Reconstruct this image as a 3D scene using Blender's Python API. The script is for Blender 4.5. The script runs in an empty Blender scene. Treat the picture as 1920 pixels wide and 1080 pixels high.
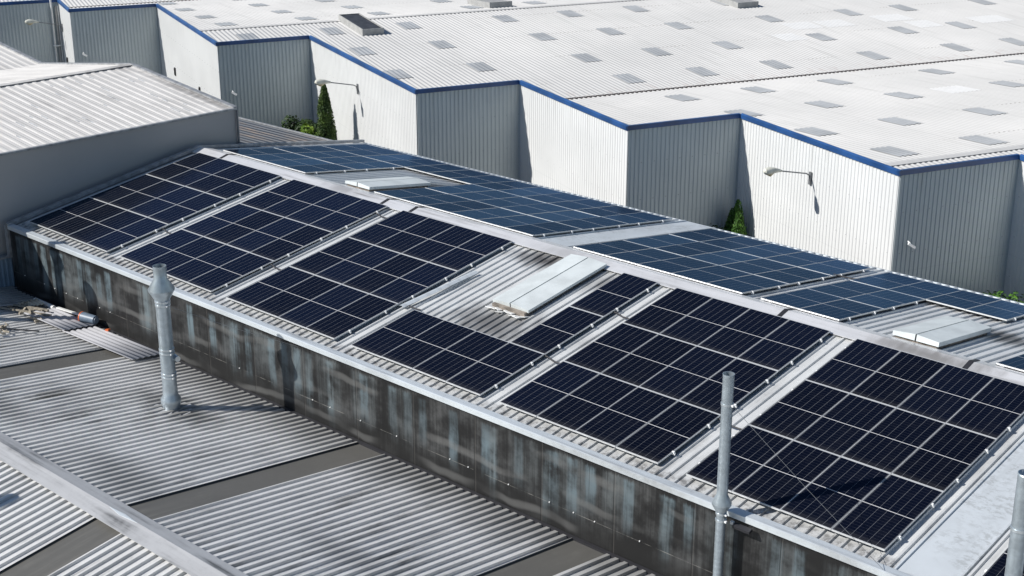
import bpy, math, random
from mathutils import Vector, Matrix
R = math.radians
random.seed(7)
sc = bpy.context.scene

# ------------------------------------------------------------------ camera
cam_d = bpy.data.cameras.new('camera'); cam = bpy.data.objects.new('camera', cam_d)
sc.collection.objects.link(cam); sc.camera = cam
cam_d.sensor_width = 36.0; cam_d.lens = 50.351; cam_d.clip_end = 2000; cam_d.clip_start = 0.5
PAN, TILT = 0.7483, 0.3420
fw = Vector((-math.sin(PAN)*math.cos(TILT), math.cos(PAN)*math.cos(TILT), -math.sin(TILT)))
rt = Vector((math.cos(PAN), math.sin(PAN), 0)); up = rt.cross(fw)
cam.matrix_world = Matrix(((rt.x, up.x, -fw.x, 36.926), (rt.y, up.y, -fw.y, -29.662), (rt.z, up.z, -fw.z, 12.492), (0, 0, 0, 1)))

# ------------------------------------------------------------------ sky, sun, exposure
SUN_AZ, SUN_EL = R(53.8), R(37.5)          # azimuth the light travels to, elevation
sd = Vector((math.cos(SUN_AZ)*math.cos(SUN_EL), math.sin(SUN_AZ)*math.cos(SUN_EL), -math.sin(SUN_EL)))
w = bpy.data.worlds.new("World"); sc.world = w; w.use_nodes = True
nt = w.node_tree; bg = nt.nodes['Background']; sky = nt.nodes.new('ShaderNodeTexSky')
sky.sky_type = 'NISHITA'; sky.sun_disc = False; sky.sun_elevation = SUN_EL
sky.sun_rotation = math.atan2(-sd.x, -sd.y) % (2*math.pi)
sky.air_density = 1.0; sky.dust_density = 0.3; sky.ozone_density = 2.0
nt.links.new(sky.outputs[0], bg.inputs[0]); bg.inputs[1].default_value = 0.068
sl = bpy.data.lights.new('sun', 'SUN'); sl.energy = 4.5; sl.angle = R(0.53); sl.color = (1.0, 0.965, 0.915)
so = bpy.data.objects.new('sun', sl); sc.collection.objects.link(so)
so.rotation_euler = sd.to_track_quat('-Z', 'Y').to_euler(); so.location = (0, -40, 60)
sc.view_settings.view_transform = 'Standard'; sc.view_settings.look = 'None'
sc.view_settings.exposure = 0.30; sc.view_settings.gamma = 1.0

# ------------------------------------------------------------------ materials
class NB:
    def __init__(s, name):
        s.m = bpy.data.materials.new(name); s.m.use_nodes = True
        s.t = s.m.node_tree; s.b = s.t.nodes['Principled BSDF']; s._c = None
    def n(s, typ, **k):
        x = s.t.nodes.new(typ)
        for a, v in k.items(): setattr(x, a, v)
        return x
    def l(s, a, b): s.t.links.new(a, b)
    def co(s):
        if s._c is None: s._c = s.n('ShaderNodeTexCoord').outputs['Object']
        return s._c
    def xyz(s):
        x = s.n('ShaderNodeSeparateXYZ'); s.l(s.co(), x.inputs[0]); return x.outputs
    def val(s, sock, v):
        if isinstance(v, bpy.types.NodeSocket): s.l(v, sock)
        else: sock.default_value = v
    def math(s, op, a, b=0.0, c=0.0, clamp=False):
        x = s.n('ShaderNodeMath', operation=op, use_clamp=clamp)
        s.val(x.inputs[0], a); s.val(x.inputs[1], b); s.val(x.inputs[2], c); return x.outputs[0]
    def noise(s, scale=(1, 1, 1), sc_=1.0, det=4, rough=.55, off=(0, 0, 0)):
        mp = s.n('ShaderNodeMapping'); s.l(s.co(), mp.inputs[0])
        mp.inputs['Scale'].default_value = scale; mp.inputs['Location'].default_value = off
        x = s.n('ShaderNodeTexNoise'); s.l(mp.outputs[0], x.inputs['Vector'])
        x.inputs['Scale'].default_value = sc_; x.inputs['Detail'].default_value = det; x.inputs['Roughness'].default_value = rough
        return x.outputs['Fac']
    def ramp(s, f, a, b):       # smooth 0..1 between a and b
        x = s.n('ShaderNodeMapRange', interpolation_type='SMOOTHSTEP'); s.val(x.inputs[0], f)
        x.inputs[1].default_value = a; x.inputs[2].default_value = b; return x.outputs[0]
    def mix(s, f, a, b):
        x = s.n('ShaderNodeMix', data_type='RGBA'); s.val(x.inputs[0], f)
        for i, v in ((6, a), (7, b)):
            if isinstance(v, bpy.types.NodeSocket): s.l(v, x.inputs[i])
            else: x.inputs[i].default_value = (*v, 1)
        return x.outputs[2]
    def out(s, col=None, rough=.5, metal=0.0, spec=.5, bump=None, bs=.3, bd=.02):
        if col is not None:
            if isinstance(col, bpy.types.NodeSocket): s.l(col, s.b.inputs['Base Color'])
            else: s.b.inputs['Base Color'].default_value = (*col, 1)
        s.val(s.b.inputs['Roughness'], rough); s.val(s.b.inputs['Metallic'], metal)
        s.b.inputs['Specular IOR Level'].default_value = spec
        if bump is not None:
            x = s.n('ShaderNodeBump'); x.inputs['Strength'].default_value = bs; x.inputs['Distance'].default_value = bd
            s.l(bump, x.inputs['Height']); s.l(x.outputs[0], s.b.inputs['Normal'])
        return s.m

def eave_dirt(k, f, X, Y, Z):
    g = k.math('MULTIPLY', k.ramp(k.math('MULTIPLY', Y, -1.0), 7.35, 7.6), k.math('ADD', .22, k.math('MULTIPLY', k.ramp(k.noise(sc_=5, det=6, rough=.7), .42, .66), .6)))
    return k.math('MAXIMUM', f, g)

def mottle(k, f, X, Y, Z):
    a = k.ramp(k.noise((1, 1.6, 1), 5.5, 6, .75), .44, .60); b = k.ramp(k.noise(sc_=.9, det=4), .40, .62)
    return k.math('MAXIMUM', k.math('MULTIPLY', f, .5), k.math('MULTIPLY', k.math('MULTIPLY', a, b), .85))

def simple(name, col, rough=.5, metal=0, var=.15, scale=3.0, spec=.5):
    k = NB(name); f = k.noise(sc_=scale, det=5)
    d = tuple(c*(1-var) for c in col); e = tuple(min(1, c*(1+var)) for c in col)
    return k.out(k.mix(k.ramp(f, .3, .7), d, e), rough, metal, spec)

def mat_roof_metal(name, base, dirt, along='Y', dirty=.35, centres=(), rough=.45, metal=.25, extra=None):
    """weathered ribbed metal: streaks along the fall, grime spots round the hatches"""
    k = NB(name)
    sc1 = (6, .35, .35) if along == 'Y' else (.35, 6, .35)
    streak = k.noise(sc1, 1.0, 5); blot = k.noise(sc_=.45, det=6, rough=.65); fine = k.noise(sc_=9, det=5, rough=.7)
    f = k.math('MULTIPLY', k.ramp(streak, .42, .75), k.ramp(blot, .35, .75))
    f = k.math('MULTIPLY', f, dirty*2, clamp=True)
    f = k.math('ADD', f, k.math('MULTIPLY', k.ramp(fine, .5, .8), .18), clamp=True)
    X, Y, Z = k.xyz()
    for (cx, cy, rx, ry, amt) in centres:
        dx = k.math('DIVIDE', k.math('SUBTRACT', X, cx), rx); dy = k.math('DIVIDE', k.math('SUBTRACT', Y, cy), ry)
        d = k.math('SQRT', k.math('ADD', k.math('MULTIPLY', dx, dx), k.math('MULTIPLY', dy, dy)))
        d = k.math('ADD', d, k.math('MULTIPLY', k.math('SUBTRACT', k.noise((1.5, .6, 1), 2.5, 5), .5), 1.1))
        g = k.math('MULTIPLY', k.math('SUBTRACT', 1.0, k.ramp(d, .05, 1.1)), amt*1.1)
        f = k.math('MAXIMUM', f, g)
    if extra: f = extra(k, f, X, Y, Z)
    light = k.mix(k.ramp(k.noise(sc_=.8, det=3), .35, .65), tuple(c*.93 for c in base), base)
    return k.out(k.mix(f, light, dirt), rough, metal, .4, bump=fine, bs=.12, bd=.004)

def far_roof_extra(k):
    X, Y, Z = k.xyz()
    return X, Y, Z

def mat_far_roof():
    k = NB('fibre_cement_roof'); X, Y, Z = k.xyz()
    # lap shadow painted as dark dashes where the sheets overlap, every 4.93 m of fall
    q = k.math('ADD', X, 52.93); q = k.math('MODULO', k.math('ADD', q, 493.0), 4.93)
    line = k.math('LESS_THAN', k.math('ABSOLUTE', k.math('SUBTRACT', q, 2.0)), .045)
    wav = k.math('GREATER_THAN', k.math('SINE', k.math('MULTIPLY', Y, 2*math.pi/.25)), -.2)
    brk = k.ramp(k.noise((.05, .25, 1), 1.0, 3), .45, .62)
    line = k.math('MULTIPLY', k.math('MULTIPLY', line, wav), k.math('MULTIPLY', brk, .55))
    streak = k.ramp(k.noise((.16, 3.2, 1), 1.0, 5, .6), .5, .78)
    blot = k.ramp(k.noise(sc_=.09, det=5, rough=.6), .35, .7)
    fine = k.noise((1, 1, 1), 2.2, 5, .65)
    col = k.mix(blot, (.54, .535, .52), (.63, .62, .60))
    col = k.mix(k.math('MULTIPLY', streak, .35), col, (.36, .36, .345))
    col = k.mix(k.math('MULTIPLY', k.ramp(fine, .55, .8), .25), col, (.66, .67, .67))
    # reddish lichen next to the valley
    v = k.math('SUBTRACT', 1.0, k.ramp(k.math('ABSOLUTE', k.math('ADD', X, 13.9)), .1, 1.3))
    v = k.math('MULTIPLY', v, k.ramp(k.noise((.6, 3, 1), 1.2, 5, .7), .5, .72))
    col = k.mix(k.math('MULTIPLY', v, .55), col, (.32, .22, .19))
    col = k.mix(line, col, (.16, .14, .12))
    return k.out(col, .8, 0, .2, bump=fine, bs=.15, bd=.01)

def mat_panel_cells():
    k = NB('solar_cells'); X, Y, Z = k.xyz()       # object space: x 0..1.134 across, y 0..2.278 down the slope
    def gridline(c, start, pitch, half):
        q = k.math('MODULO', k.math('ADD', k.math('SUBTRACT', c, start), pitch*100.5), pitch)
        return k.math('LESS_THAN', k.math('ABSOLUTE', k.math('SUBTRACT', q, pitch*.5)), half)
    gx = gridline(X, .023, .1828, .0028)
    gy = gridline(Y, .023, .0933, .0022)
    bus = gridline(X, .023, .1813/9, .0006)
    mid = k.math('LESS_THAN', k.math('ABSOLUTE', k.math('SUBTRACT', Y, 1.143)), .009)
    oi = k.n('ShaderNodeObjectInfo'); rnd = oi.outputs['Random']
    base = k.mix(rnd, (.0020, .0026, .0060), (.0028, .0036, .0085))
    dust = k.math('MULTIPLY', k.ramp(k.noise(sc_=1.7, det=6, rough=.65), .45, .85), .025)
    edge = k.math('MULTIPLY', k.ramp(Y, 2.05, 2.28), .06)           # dust that gathers at the low edge of the glass
    col = k.mix(k.math('ADD', dust, edge), base, (.30, .29, .27))
    col = k.mix(k.math('MULTIPLY', gy, .12), col, (.30, .32, .38))
    col = k.mix(k.math('MULTIPLY', gx, .38), col, (.42, .44, .47))
    col = k.mix(k.math('MULTIPLY', mid, .85), col, (.70, .70, .70))
    k.out(col, .5, 0, .0)
    gl = k.n('ShaderNodeBsdfGlossy'); gl.inputs['Color'].default_value = (.26, .46, .80, 1)      # blue anti-reflection coating
    k.val(gl.inputs['Roughness'], .20)
    fr = k.n('ShaderNodeFresnel'); fr.inputs['IOR'].default_value = 1.40
    mx = k.n('ShaderNodeMixShader'); o = k.t.nodes['Material Output']
    k.l(k.math('MULTIPLY', fr.outputs[0], k.math('ADD', .62, k.math('MULTIPLY', rnd, .40))), mx.inputs[0])
    k.l(k.b.outputs[0], mx.inputs[1]); k.l(gl.outputs[0], mx.inputs[2]); k.l(mx.outputs[0], o.inputs[0])
    return k.m

def mat_stained_wall():
    k = NB('grime_stained_cladding'); X, Y, Z = k.xyz()
    wob = k.math('MULTIPLY', k.math('SUBTRACT', k.noise((2.5, 1, 1.2), 1.0, 4), .5), .16)
    Xw = k.math('ADD', X, wob)
    streak = k.noise((11.0, 1, .45), 1.0, 6, .65); fine = k.noise((34.0, 1, 1.1), 1.0, 4, .6, off=(3, 0, 1))
    blot = k.noise((.8, 1, .95), 1.0, 6, .62, off=(4.2, 0, 2.1)); big = k.noise((.33, 1, .5), 1.0, 3, .5, off=(9, 0, 0))
    # broad soot, nearly black, over duller grey
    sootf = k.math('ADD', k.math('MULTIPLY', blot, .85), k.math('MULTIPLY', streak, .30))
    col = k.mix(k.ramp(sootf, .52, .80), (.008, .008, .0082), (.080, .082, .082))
    # cleaner bluish upright patches, each with its own width, hard top under the lip, fading downward
    def patches(pitch, off, thr, lo_, hi_, top, bot, colr, amt):
        nonlocal col
        q = k.math('DIVIDE', k.math('ADD', Xw, off), pitch); fl = k.math('FLOOR', q); u = k.math('SUBTRACT', q, fl)
        wn = k.n('ShaderNodeTexWhiteNoise', noise_dimensions='1D'); k.l(fl, wn.inputs['W'])
        wn2 = k.n('ShaderNodeTexWhiteNoise', noise_dimensions='1D'); k.l(k.math('ADD', fl, 57.3), wn2.inputs['W'])
        on = k.math('GREATER_THAN', wn.outputs['Value'], thr)
        e = k.math('MULTIPLY', k.ramp(u, lo_, lo_+.16), k.math('SUBTRACT', 1.0, k.ramp(u, hi_-.16, hi_)))
        zt = k.math('SUBTRACT', Z, k.math('MULTIPLY', k.math('SUBTRACT', fine, .5), .22))
        low = k.math('SUBTRACT', zt, k.math('MULTIPLY', wn2.outputs['Value'], -.6))
        v = k.math('MULTIPLY', k.ramp(low, bot-.25, bot+.75), k.math('SUBTRACT', 1.0, k.ramp(zt, top-.05, top+.03)))
        m = k.math('MULTIPLY', k.math('MULTIPLY', on, e), k.math('MULTIPLY', v, k.ramp(k.math('ADD', k.math('MULTIPLY', streak, .35), k.math('MULTIPLY', blot, .80)), .42, .68)))
        m = k.math('MULTIPLY', m, k.math('ADD', k.math('ADD', .35, k.math('MULTIPLY', k.math('SUBTRACT', 1.0, k.ramp(X, 2.0, 13.0)), .45)), k.math('MULTIPLY', k.ramp(big, .40, .58), .65)))
        col = k.mix(k.math('MULTIPLY', m, amt), col, colr)
    patches(1.37, 300.0, .40, .10, .90, -1.56, -2.75, (.105, .118, .122), .8)
    patches(.53, 300.2, .58, .12, .80, -1.60, -2.55, (.125, .168, .19), .92)
    patches(.83, 300.5, .70, .30, .75, -1.60, -3.1, (.14, .175, .19), .85)
    # lip shadow painted in with the soot runs; more soot gathers at the foot
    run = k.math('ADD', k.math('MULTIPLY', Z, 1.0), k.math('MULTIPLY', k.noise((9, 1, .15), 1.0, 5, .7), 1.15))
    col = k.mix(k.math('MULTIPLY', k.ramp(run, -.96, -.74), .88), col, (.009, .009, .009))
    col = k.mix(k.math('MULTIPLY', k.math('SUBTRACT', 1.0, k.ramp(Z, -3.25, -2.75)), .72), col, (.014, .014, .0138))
    thin = k.ramp(k.noise((21.0, 1, .18), 1.0, 3, .5, off=(1, 0, 6)), .60, .68)
    col = k.mix(k.math('MULTIPLY', k.math('MULTIPLY', thin, k.ramp(Z, -2.9, -1.9)), .7), col, (.012, .012, .012))
    # faint pale bands along the wall: reflected sunlight painted into the colour
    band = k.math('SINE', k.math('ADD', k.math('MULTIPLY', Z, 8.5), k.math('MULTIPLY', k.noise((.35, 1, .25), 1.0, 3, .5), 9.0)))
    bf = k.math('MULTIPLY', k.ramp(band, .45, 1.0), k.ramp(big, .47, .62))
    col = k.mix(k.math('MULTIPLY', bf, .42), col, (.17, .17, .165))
    # joint lines every 2.1 m and the horizontal seam
    sm = k.math('LESS_THAN', k.math('ABSOLUTE', k.math('ADD', Z, 2.915)), .009)
    sm = k.math('MULTIPLY', sm, k.ramp(k.noise((1.3, 1, 1), 1.0, 4, .7, off=(7, 0, 0)), .42, .62))
    col = k.mix(k.math('MULTIPLY', sm, .55), col, (.26, .25, .23))
    j = k.math('MODULO', k.math('ADD', X, 209.15), 2.1)
    col = k.mix(k.math('MULTIPLY', k.math('LESS_THAN', j, .02), .8), col, (.008, .008, .008))
    col = k.mix(k.math('MULTIPLY', k.math('LESS_THAN', k.math('ABSOLUTE', k.math('SUBTRACT', j, .045)), .012), .25), col, (.13, .12, .11))
    return k.out(col, .55, .0, .35, bump=fine, bs=.15, bd=.005)

def mat_lower_roof():
    def ex(k, f, X, Y, Z):
        g = k.math('MULTIPLY', k.ramp(k.math('ADD', Y, k.math('MULTIPLY', k.noise((1.2, .5, 1), 1.0, 4), 2.2)), -9.0, -6.9), .62)
        return k.math('MAXIMUM', f, g)
    return mat_roof_metal('grey_ribbed_roofing', (.66, .66, .65), (.12, .115, .105), 'Y', .60,
        [(6.9, -10.3, 2.4, 1.1, .7), (10.2, -14.0, 3.2, 1.2, .4), (4.2, -13.9, 3.0, .9, .4), (16.5, -12.6, 2.6, .8, .35)], .6, .1, ex)

M = {}
M['roof'] = mat_roof_metal('galvanised_ribbed_roofing', (.71, .72, .715), (.105, .10, .097), 'Y', .30,
    [(12.9, -4.6, 2.2, 1.5, .75), (11.6, -1.0, 1.7, .7, .9), (14.0, -1.2, .8, 1.0, .6), (23.2, 3.1, 1.9, 1.0, .85), (2.9, 3.3, 1.6, 1.0, .7)], .5, .25, eave_dirt)
M['eave'] = mat_roof_metal('zinc_flashing', (.68, .73, .76), (.24, .24, .24), 'X', .5, (), .4, .35)
M['ridge'] = mat_roof_metal('ridge_zinc', (.74, .74, .75), (.24, .23, .22), 'X', .5, [(23.0, -.5, 2.2, .5, .8), (2.2, -.4, 1.3, .5, .55), (12.0, -.5, 2.0, .4, .35)], .34, .3)
M['strip'] = mat_roof_metal('mottled_flat_sheet', (.58, .62, .65), (.38, .40, .41), 'Y', .6, (), .55, .15, mottle)
M['trim'] = simple('aged_trim', (.34, .35, .36), .5, .3, .25, 4)
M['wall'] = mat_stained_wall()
M['lower'] = mat_lower_roof()
M['lowerridge'] = mat_roof_metal('worn_ridge_sheet', (.56, .56, .56), (.17, .17, .17), 'X', .75, (), .42, .3)
M['lowstrip'] = mat_roof_metal('dusty_dark_rooflight', (.115, .112, .103), (.17, .165, .15), 'Y', .7, (), .5, .0)
M['frame'] = simple('anodised_frame', (.62, .63, .63), .4, .3, .06, 5)
M['back'] = simple('backsheet', (.5, .5, .5), .6, 0, .05)
M['cells'] = mat_panel_cells()
M['clamp'] = simple('rail_aluminium', (.86, .86, .84), .45, .0, .05)
M['duct'] = simple('galvanised_duct', (.42, .48, .52), .36, .65, .12, 6)
M['duct_light'] = simple('bright_duct', (.55, .60, .63), .33, .7, .10, 6)
M['dark_hole'] = simple('soot', (.02, .02, .02), .8)
M['hatch'] = simple('pale_hatch_skin', (.60, .64, .64), .5, .05, .10, 1.5)
M['hatch_kerb'] = simple('weathered_kerb', (.19, .165, .14), .8, 0, .4, 5)
M['far_roof'] = mat_far_roof()
def mat_far_wall(name, col, joint):
    k = NB(name); X, Y, Z = k.xyz()
    st = k.noise((5.0, 5.0, .12), 1.0, 5, .6); big = k.noise((.25, .25, .35), 1.0, 4, .55)
    top = k.ramp(k.math('ADD', Z, k.math('MULTIPLY', st, 2.4)), -.6, .9)
    foot = k.math('SUBTRACT', 1.0, k.ramp(k.math('ADD', Z, k.math('MULTIPLY', big, 2.0)), -7.0, -4.6))
    c = k.mix(k.ramp(big, .35, .7), tuple(v*.92 for v in col), col)
    c = k.mix(k.math('MULTIPLY', k.math('MULTIPLY', k.ramp(st, .5, .72), top), .30), c, (.30, .30, .27))
    c = k.mix(k.math('MULTIPLY', foot, .22), c, (.30, .30, .24))
    jl = k.math('LESS_THAN', k.math('ABSOLUTE', k.math('ADD', Z, joint)), .016)
    c = k.mix(k.math('MULTIPLY', jl, .10), c, (.22, .23, .24))
    # screw rows, one per sheet edge
    q = k.math('MODULO', k.math('ADD', k.math('ADD', X, Y), 400.0), .6); z2 = k.math('MODULO', k.math('ADD', Z, 30.0), 1.55)
    sw = k.math('MULTIPLY', k.math('LESS_THAN', q, .035), k.math('LESS_THAN', z2, .035))
    c = k.mix(k.math('MULTIPLY', sw, .6), c, (.14, .15, .16))
    return k.out(c, .5, 0, .4)
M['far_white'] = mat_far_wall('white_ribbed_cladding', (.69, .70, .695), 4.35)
M['far_shaded'] = mat_far_wall('shaded_ribbed_cladding', (.52, .57, .575), 4.35)  # the white cladding again, with the shade on these walls put into its colour
M['blue'] = simple('blue_fascia_paint', (.020, .072, .21), .35, 0, .25, .9)
M['skylight'] = simple('grey_translucent_sheet', (.37, .38, .385), .4, 0, .12, .6)
M['newsheet'] = simple('new_white_sheet', (.63, .63, .62), .7, 0, .03, 2)
M['valley'] = simple('dark_gutter', (.045, .035, .03), .8, 0, .4, 8)
M['vent_side'] = simple('vent_grey', (.36, .36, .35), .6, .1, .12)
M['vent_top'] = simple('vent_dark_top', (.045, .045, .05), .5, .1, .35, 3)
M['left_wall'] = simple('smooth_grey_panel', (.42, .405, .39), .6, 0, .03, .4)
M['left_roof'] = mat_roof_metal('pale_weathered_roofing', (.68, .66, .63), (.24, .23, .22), 'X', .34, [(-8.6, 1.9, 5.5, .85, 1.0), (-13.0, 1.2, 1.3, .7, .5)], .7, .0)
M['annex'] = simple('blue_grey_cladding', (.22, .30, .38), .5, 0, .1, 2)
M['lean'] = mat_roof_metal('dark_rusty_roofing', (.075, .085, .10), (.17, .13, .10), 'X', .8, (), .5, .2)
M['lampwhite'] = simple('lamp_shell', (.62, .62, .54), .5, 0, .12, 6)
M['lampglass'] = simple('lamp_lens', (.50, .42, .26), .3, 0, .1, 6)
M['lamparm'] = simple('lamp_arm_steel', (.20, .21, .22), .5, .4, .1)
M['white'] = simple('white_plastic', (.78, .78, .76), .45, 0, .05)
M['black'] = simple('black_rubber', (.02, .02, .024), .6, 0, .2)
M['orange'] = simple('orange_plastic', (.62, .13, .03), .45, 0, .12, 8)
M['bucket'] = simple('grey_blue_plastic', (.13, .17, .22), .45, 0, .15, 6)
M['tan'] = simple('tan_sheet', (.52, .48, .38), .7, 0, .15, 5)
M['wood'] = simple('weathered_timber', (.28, .25, .20), .8, 0, .35, 9)
M['debris_sheet'] = mat_roof_metal('loose_fibre_sheet', (.44, .44, .46), (.20, .19, .19), 'X', .5, (), .7, 0)
M['ground'] = simple('yard_asphalt', (.085, .083, .078), .9, 0, .35, .35)
M['bark'] = simple('bark', (.09, .06, .04), .9, 0, .3, 8)
def mat_leaf(name, a, b):
    k = NB(name); f = k.noise(sc_=2.2, det=4); g = k.noise(sc_=14, det=2)
    m = k.out(k.mix(k.math('MULTIPLY', k.ramp(f, .35, .65), k.ramp(g, .2, .8)), a, b), .6, 0, .25)
    return m
M['cypress'] = mat_leaf('cypress_leaf', (.022, .050, .010), (.095, .15, .025))
M['conifer'] = mat_leaf('conifer_leaf', (.030, .085, .012), (.11, .24, .03))
M['bush'] = mat_leaf('bush_leaf', (.07, .14, .015), (.28, .38, .05))
M['darkbush'] = mat_leaf('dark_bush_leaf', (.015, .035, .010), (.050, .09, .02))

# ------------------------------------------------------------------ mesh helpers
class MB:
    def __init__(s): s.v = []; s.f = []; s.sm = []
    def add(s, vs, fs, smooth=False):
        o = len(s.v); s.v += [tuple(x) for x in vs]; s.f += [tuple(i+o for i in q) for q in fs]; s.sm += [smooth]*len(fs)
    def box(s, x0, x1, y0, y1, z0, z1):
        s.hexa([(x0, y0, z0), (x1, y0, z0), (x1, y1, z0), (x0, y1, z0)], [(x0, y0, z1), (x1, y0, z1), (x1, y1, z1), (x0, y1, z1)])
    def hexa(s, b, t):
        s.add(list(b)+list(t), [(3, 2, 1, 0), (4, 5, 6, 7), (0, 1, 5, 4), (1, 2, 6, 5), (2, 3, 7, 6), (3, 0, 4, 7)])
    def obox(s, c, ax, ay, az, hx, hy, hz):       # oriented box
        c = Vector(c); ax = Vector(ax).normalized()*hx; ay = Vector(ay).normalized()*hy; az = Vector(az).normalized()*hz
        b = [c-ax-ay-az, c+ax-ay-az, c+ax+ay-az, c-ax+ay-az]; t = [q+2*az for q in b]; s.hexa(b, t)
    def prism(s, prof, p0, p1, U, V, caps=True):    # closed profile (u,v) extruded p0->p1
        p0 = Vector(p0); p1 = Vector(p1); U = Vector(U); V = Vector(V); n = len(prof)
        vs = [p0+U*a+V*b for a, b in prof]+[p1+U*a+V*b for a, b in prof]
        fs = [(i, (i+1) % n, (i+1) % n+n, i+n) for i in range(n)]
        if caps: fs += [tuple(range(n-1, -1, -1)), tuple(range(n, 2*n))]
        s.add(vs, fs)
    def tube(s, pts, r, n=10, caps=True):
        pts = [Vector(p) for p in pts]; rs = r if isinstance(r, (list, tuple)) else [r]*len(pts); vs = []; fs = []
        for i, p in enumerate(pts):
            d = (pts[min(i+1, len(pts)-1)]-pts[max(i-1, 0)]).normalized()
            a = d.orthogonal().normalized() if i == 0 else (a-d*a.dot(d)).normalized()
            b = d.cross(a)
            vs += [p+(a*math.cos(2*math.pi*j/n)+b*math.sin(2*math.pi*j/n))*rs[i] for j in range(n)]
        for i in range(len(pts)-1):
            fs += [(i*n+j, i*n+(j+1) % n, (i+1)*n+(j+1) % n, (i+1)*n+j) for j in range(n)]
        s.add(vs, fs, True)
        if caps:
            m = len(pts)-1; s.add(vs[:n], [tuple(range(n-1, -1, -1))]); s.add(vs[m*n:], [tuple(range(n))])
    def lathe(s, prof, cx=0, cy=0, n=24):           # prof [(r,z)...] top to bottom
        vs = []; fs = []
        for r, z in prof: vs += [(cx+r*math.cos(2*math.pi*j/n), cy+r*math.sin(2*math.pi*j/n), z) for j in range(n)]
        for i in range(len(prof)-1): fs += [((i+1)*n+j, (i+1)*n+(j+1) % n, i*n+(j+1) % n, i*n+j) for j in range(n)]
        s.add(vs, fs, True)
    def build(s, name, mat, parent=None, split=True):
        me = bpy.data.meshes.new(name); me.from_pydata(s.v, [], s.f); me.update()
        me.polygons.foreach_set('use_smooth', s.sm)
        if mat: me.materials.append(M[mat] if isinstance(mat, str) else mat)
        o = bpy.data.objects.new(name, me); sc.collection.objects.link(o)
        if parent: o.parent = parent
        if any(s.sm) and split and len(s.v) < 4000:
            me.set_sharp_from_angle(angle=R(40))
        return o

def tag(o, label=None, cat=None, group=None, kind=None):
    if label: o['label'] = label
    if cat: o['category'] = cat
    if group: o['group'] = group
    if kind: o['kind'] = kind
    return o
def empty(name, loc=(0, 0, 0), rz=0):
    o = bpy.data.objects.new(name, None); sc.collection.objects.link(o)
    o.location = loc; o.rotation_euler = (0, 0, rz); o.empty_display_size = .3; return o

def corr(mb, O, A, L, B, c0, c1, N, pitch, prof, phase=0.0, smooth=False):
    """ribbed sheet: runs L along A from O, profile repeated across B from c0 to c1, height along N"""
    O = Vector(O); A = Vector(A); B = Vector(B); N = Vector(N); pts = []
    i0 = math.floor((c0-phase)/pitch)-1; i1 = math.ceil((c1-phase)/pitch)+1
    raw = [(phase+i*pitch+c, h) for i in range(i0, i1+1) for c, h in prof]
    def hat(c):
        for (a, ha), (b, hb) in zip(raw[:-1], raw[1:]):
            if a <= c <= b: return ha+(hb-ha)*((c-a)/(b-a) if b > a else 0)
        return 0
    pts = [(c0, hat(c0))]+[q for q in raw if c0 < q[0] < c1]+[(c1, hat(c1))]
    vs = [O+B*c+N*h for c, h in pts]; n = len(vs); vs2 = [v+A*L for v in vs]
    mb.add(vs+vs2, [(i, i+1, n+i+1, n+i) for i in range(n-1)], smooth)

TRAP = lambda pitch, crest, side, h: [(0, 0), (pitch-crest-2*side, 0), (pitch-crest-side, h), (pitch-side, h)]
def SINE(p, a, n=6): return [(p*i/n, a*(1+math.sin(2*math.pi*i/n))) for i in range(n)]

# ================================================================== SETTING
g = MB(); g.add([(-600, -500, -9), (600, -500, -9), (600, 700, -9), (-600, 700, -9)], [(0, 1, 2, 3)])
tag(g.build('ground', 'ground'), kind='structure')

# ================================================================== CENTRAL BUILDING
X0, X1 = -5.75, 46.0
aF, aB = math.radians(8.82), math.radians(8.475)
FO, BO = -.155, -.225                       # roof sheet offset under the panel planes
RY = -.30
def front(x, v, off):                      # point on the front slope: v metres down from the panel apex
    return Vector((x, -v*math.cos(aF)-off*math.sin(aF), -v*math.sin(aF)+off*math.cos(aF)))
def back(x, v, off):
    return Vector((x, v*math.cos(aB)+off*math.sin(aB), -v*math.sin(aB)+off*math.cos(aB)))
AF = Vector((0, -math.cos(aF), -math.sin(aF))); NF = Vector((0, -math.sin(aF), math.cos(aF)))
AB = Vector((0, math.cos(aB), -math.sin(aB))); NBk = Vector((0, math.sin(aB), math.cos(aB)))
BX = Vector((1, 0, 0))
P = .262; PR = TRAP(P, .05, .014, .042)
bld = empty('factory_building', (20, 0, -9)); tag(bld, 'long low factory building with black grime-stained wall and solar panels over its gabled roof', 'building')
bld.location = (0, 0, 0)
vF0, vF1 = .30, 8.03
vB0, vB1 = -.30, 7.62
mb = MB()
for a, b in ((X0, 26.30), (27.38, X1)): corr(mb, front(0, vF0, FO), AF, vF1-vF0, BX, a, b, NF, P, PR)
rf = mb.build('roof', 'roof', bld); rf['label'] = 'front roof slope of ribbed metal'
mb = MB()
for a, b in ((X0, 10.22), (11.42, X1)): corr(mb, back(0, vB0, BO), AB, vB1-vB0, BX, a, b, NBk, P, PR)
rb = mb.build('roof', 'roof', bld); rb['label'] = 'back roof slope of ribbed metal'
# flat sheets laid between two ribs
mb = MB()
p, q = front(26.28, vF0, FO+.012), front(26.28, vF1, FO+.012)
mb.prism([(0, 0), (1.12, 0), (1.12, .045), (1.08, .045), (1.07, .012), (.05, .012), (.04, .045), (0, .045)], p, q, BX, NF)
mb.build('flat_sheet', 'strip', bld)
mb = MB()
p, q = back(10.20, vB0+.3, BO+.012), back(10.20, vB1, BO+.012)
mb.prism([(0, 0), (1.24, 0), (1.24, .05), (1.18, .05), (1.17, .012), (.08, .012), (.07, .05), (0, .05)], p, q, BX, NBk)
mb.build('flat_sheet', 'strip', bld)
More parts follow.
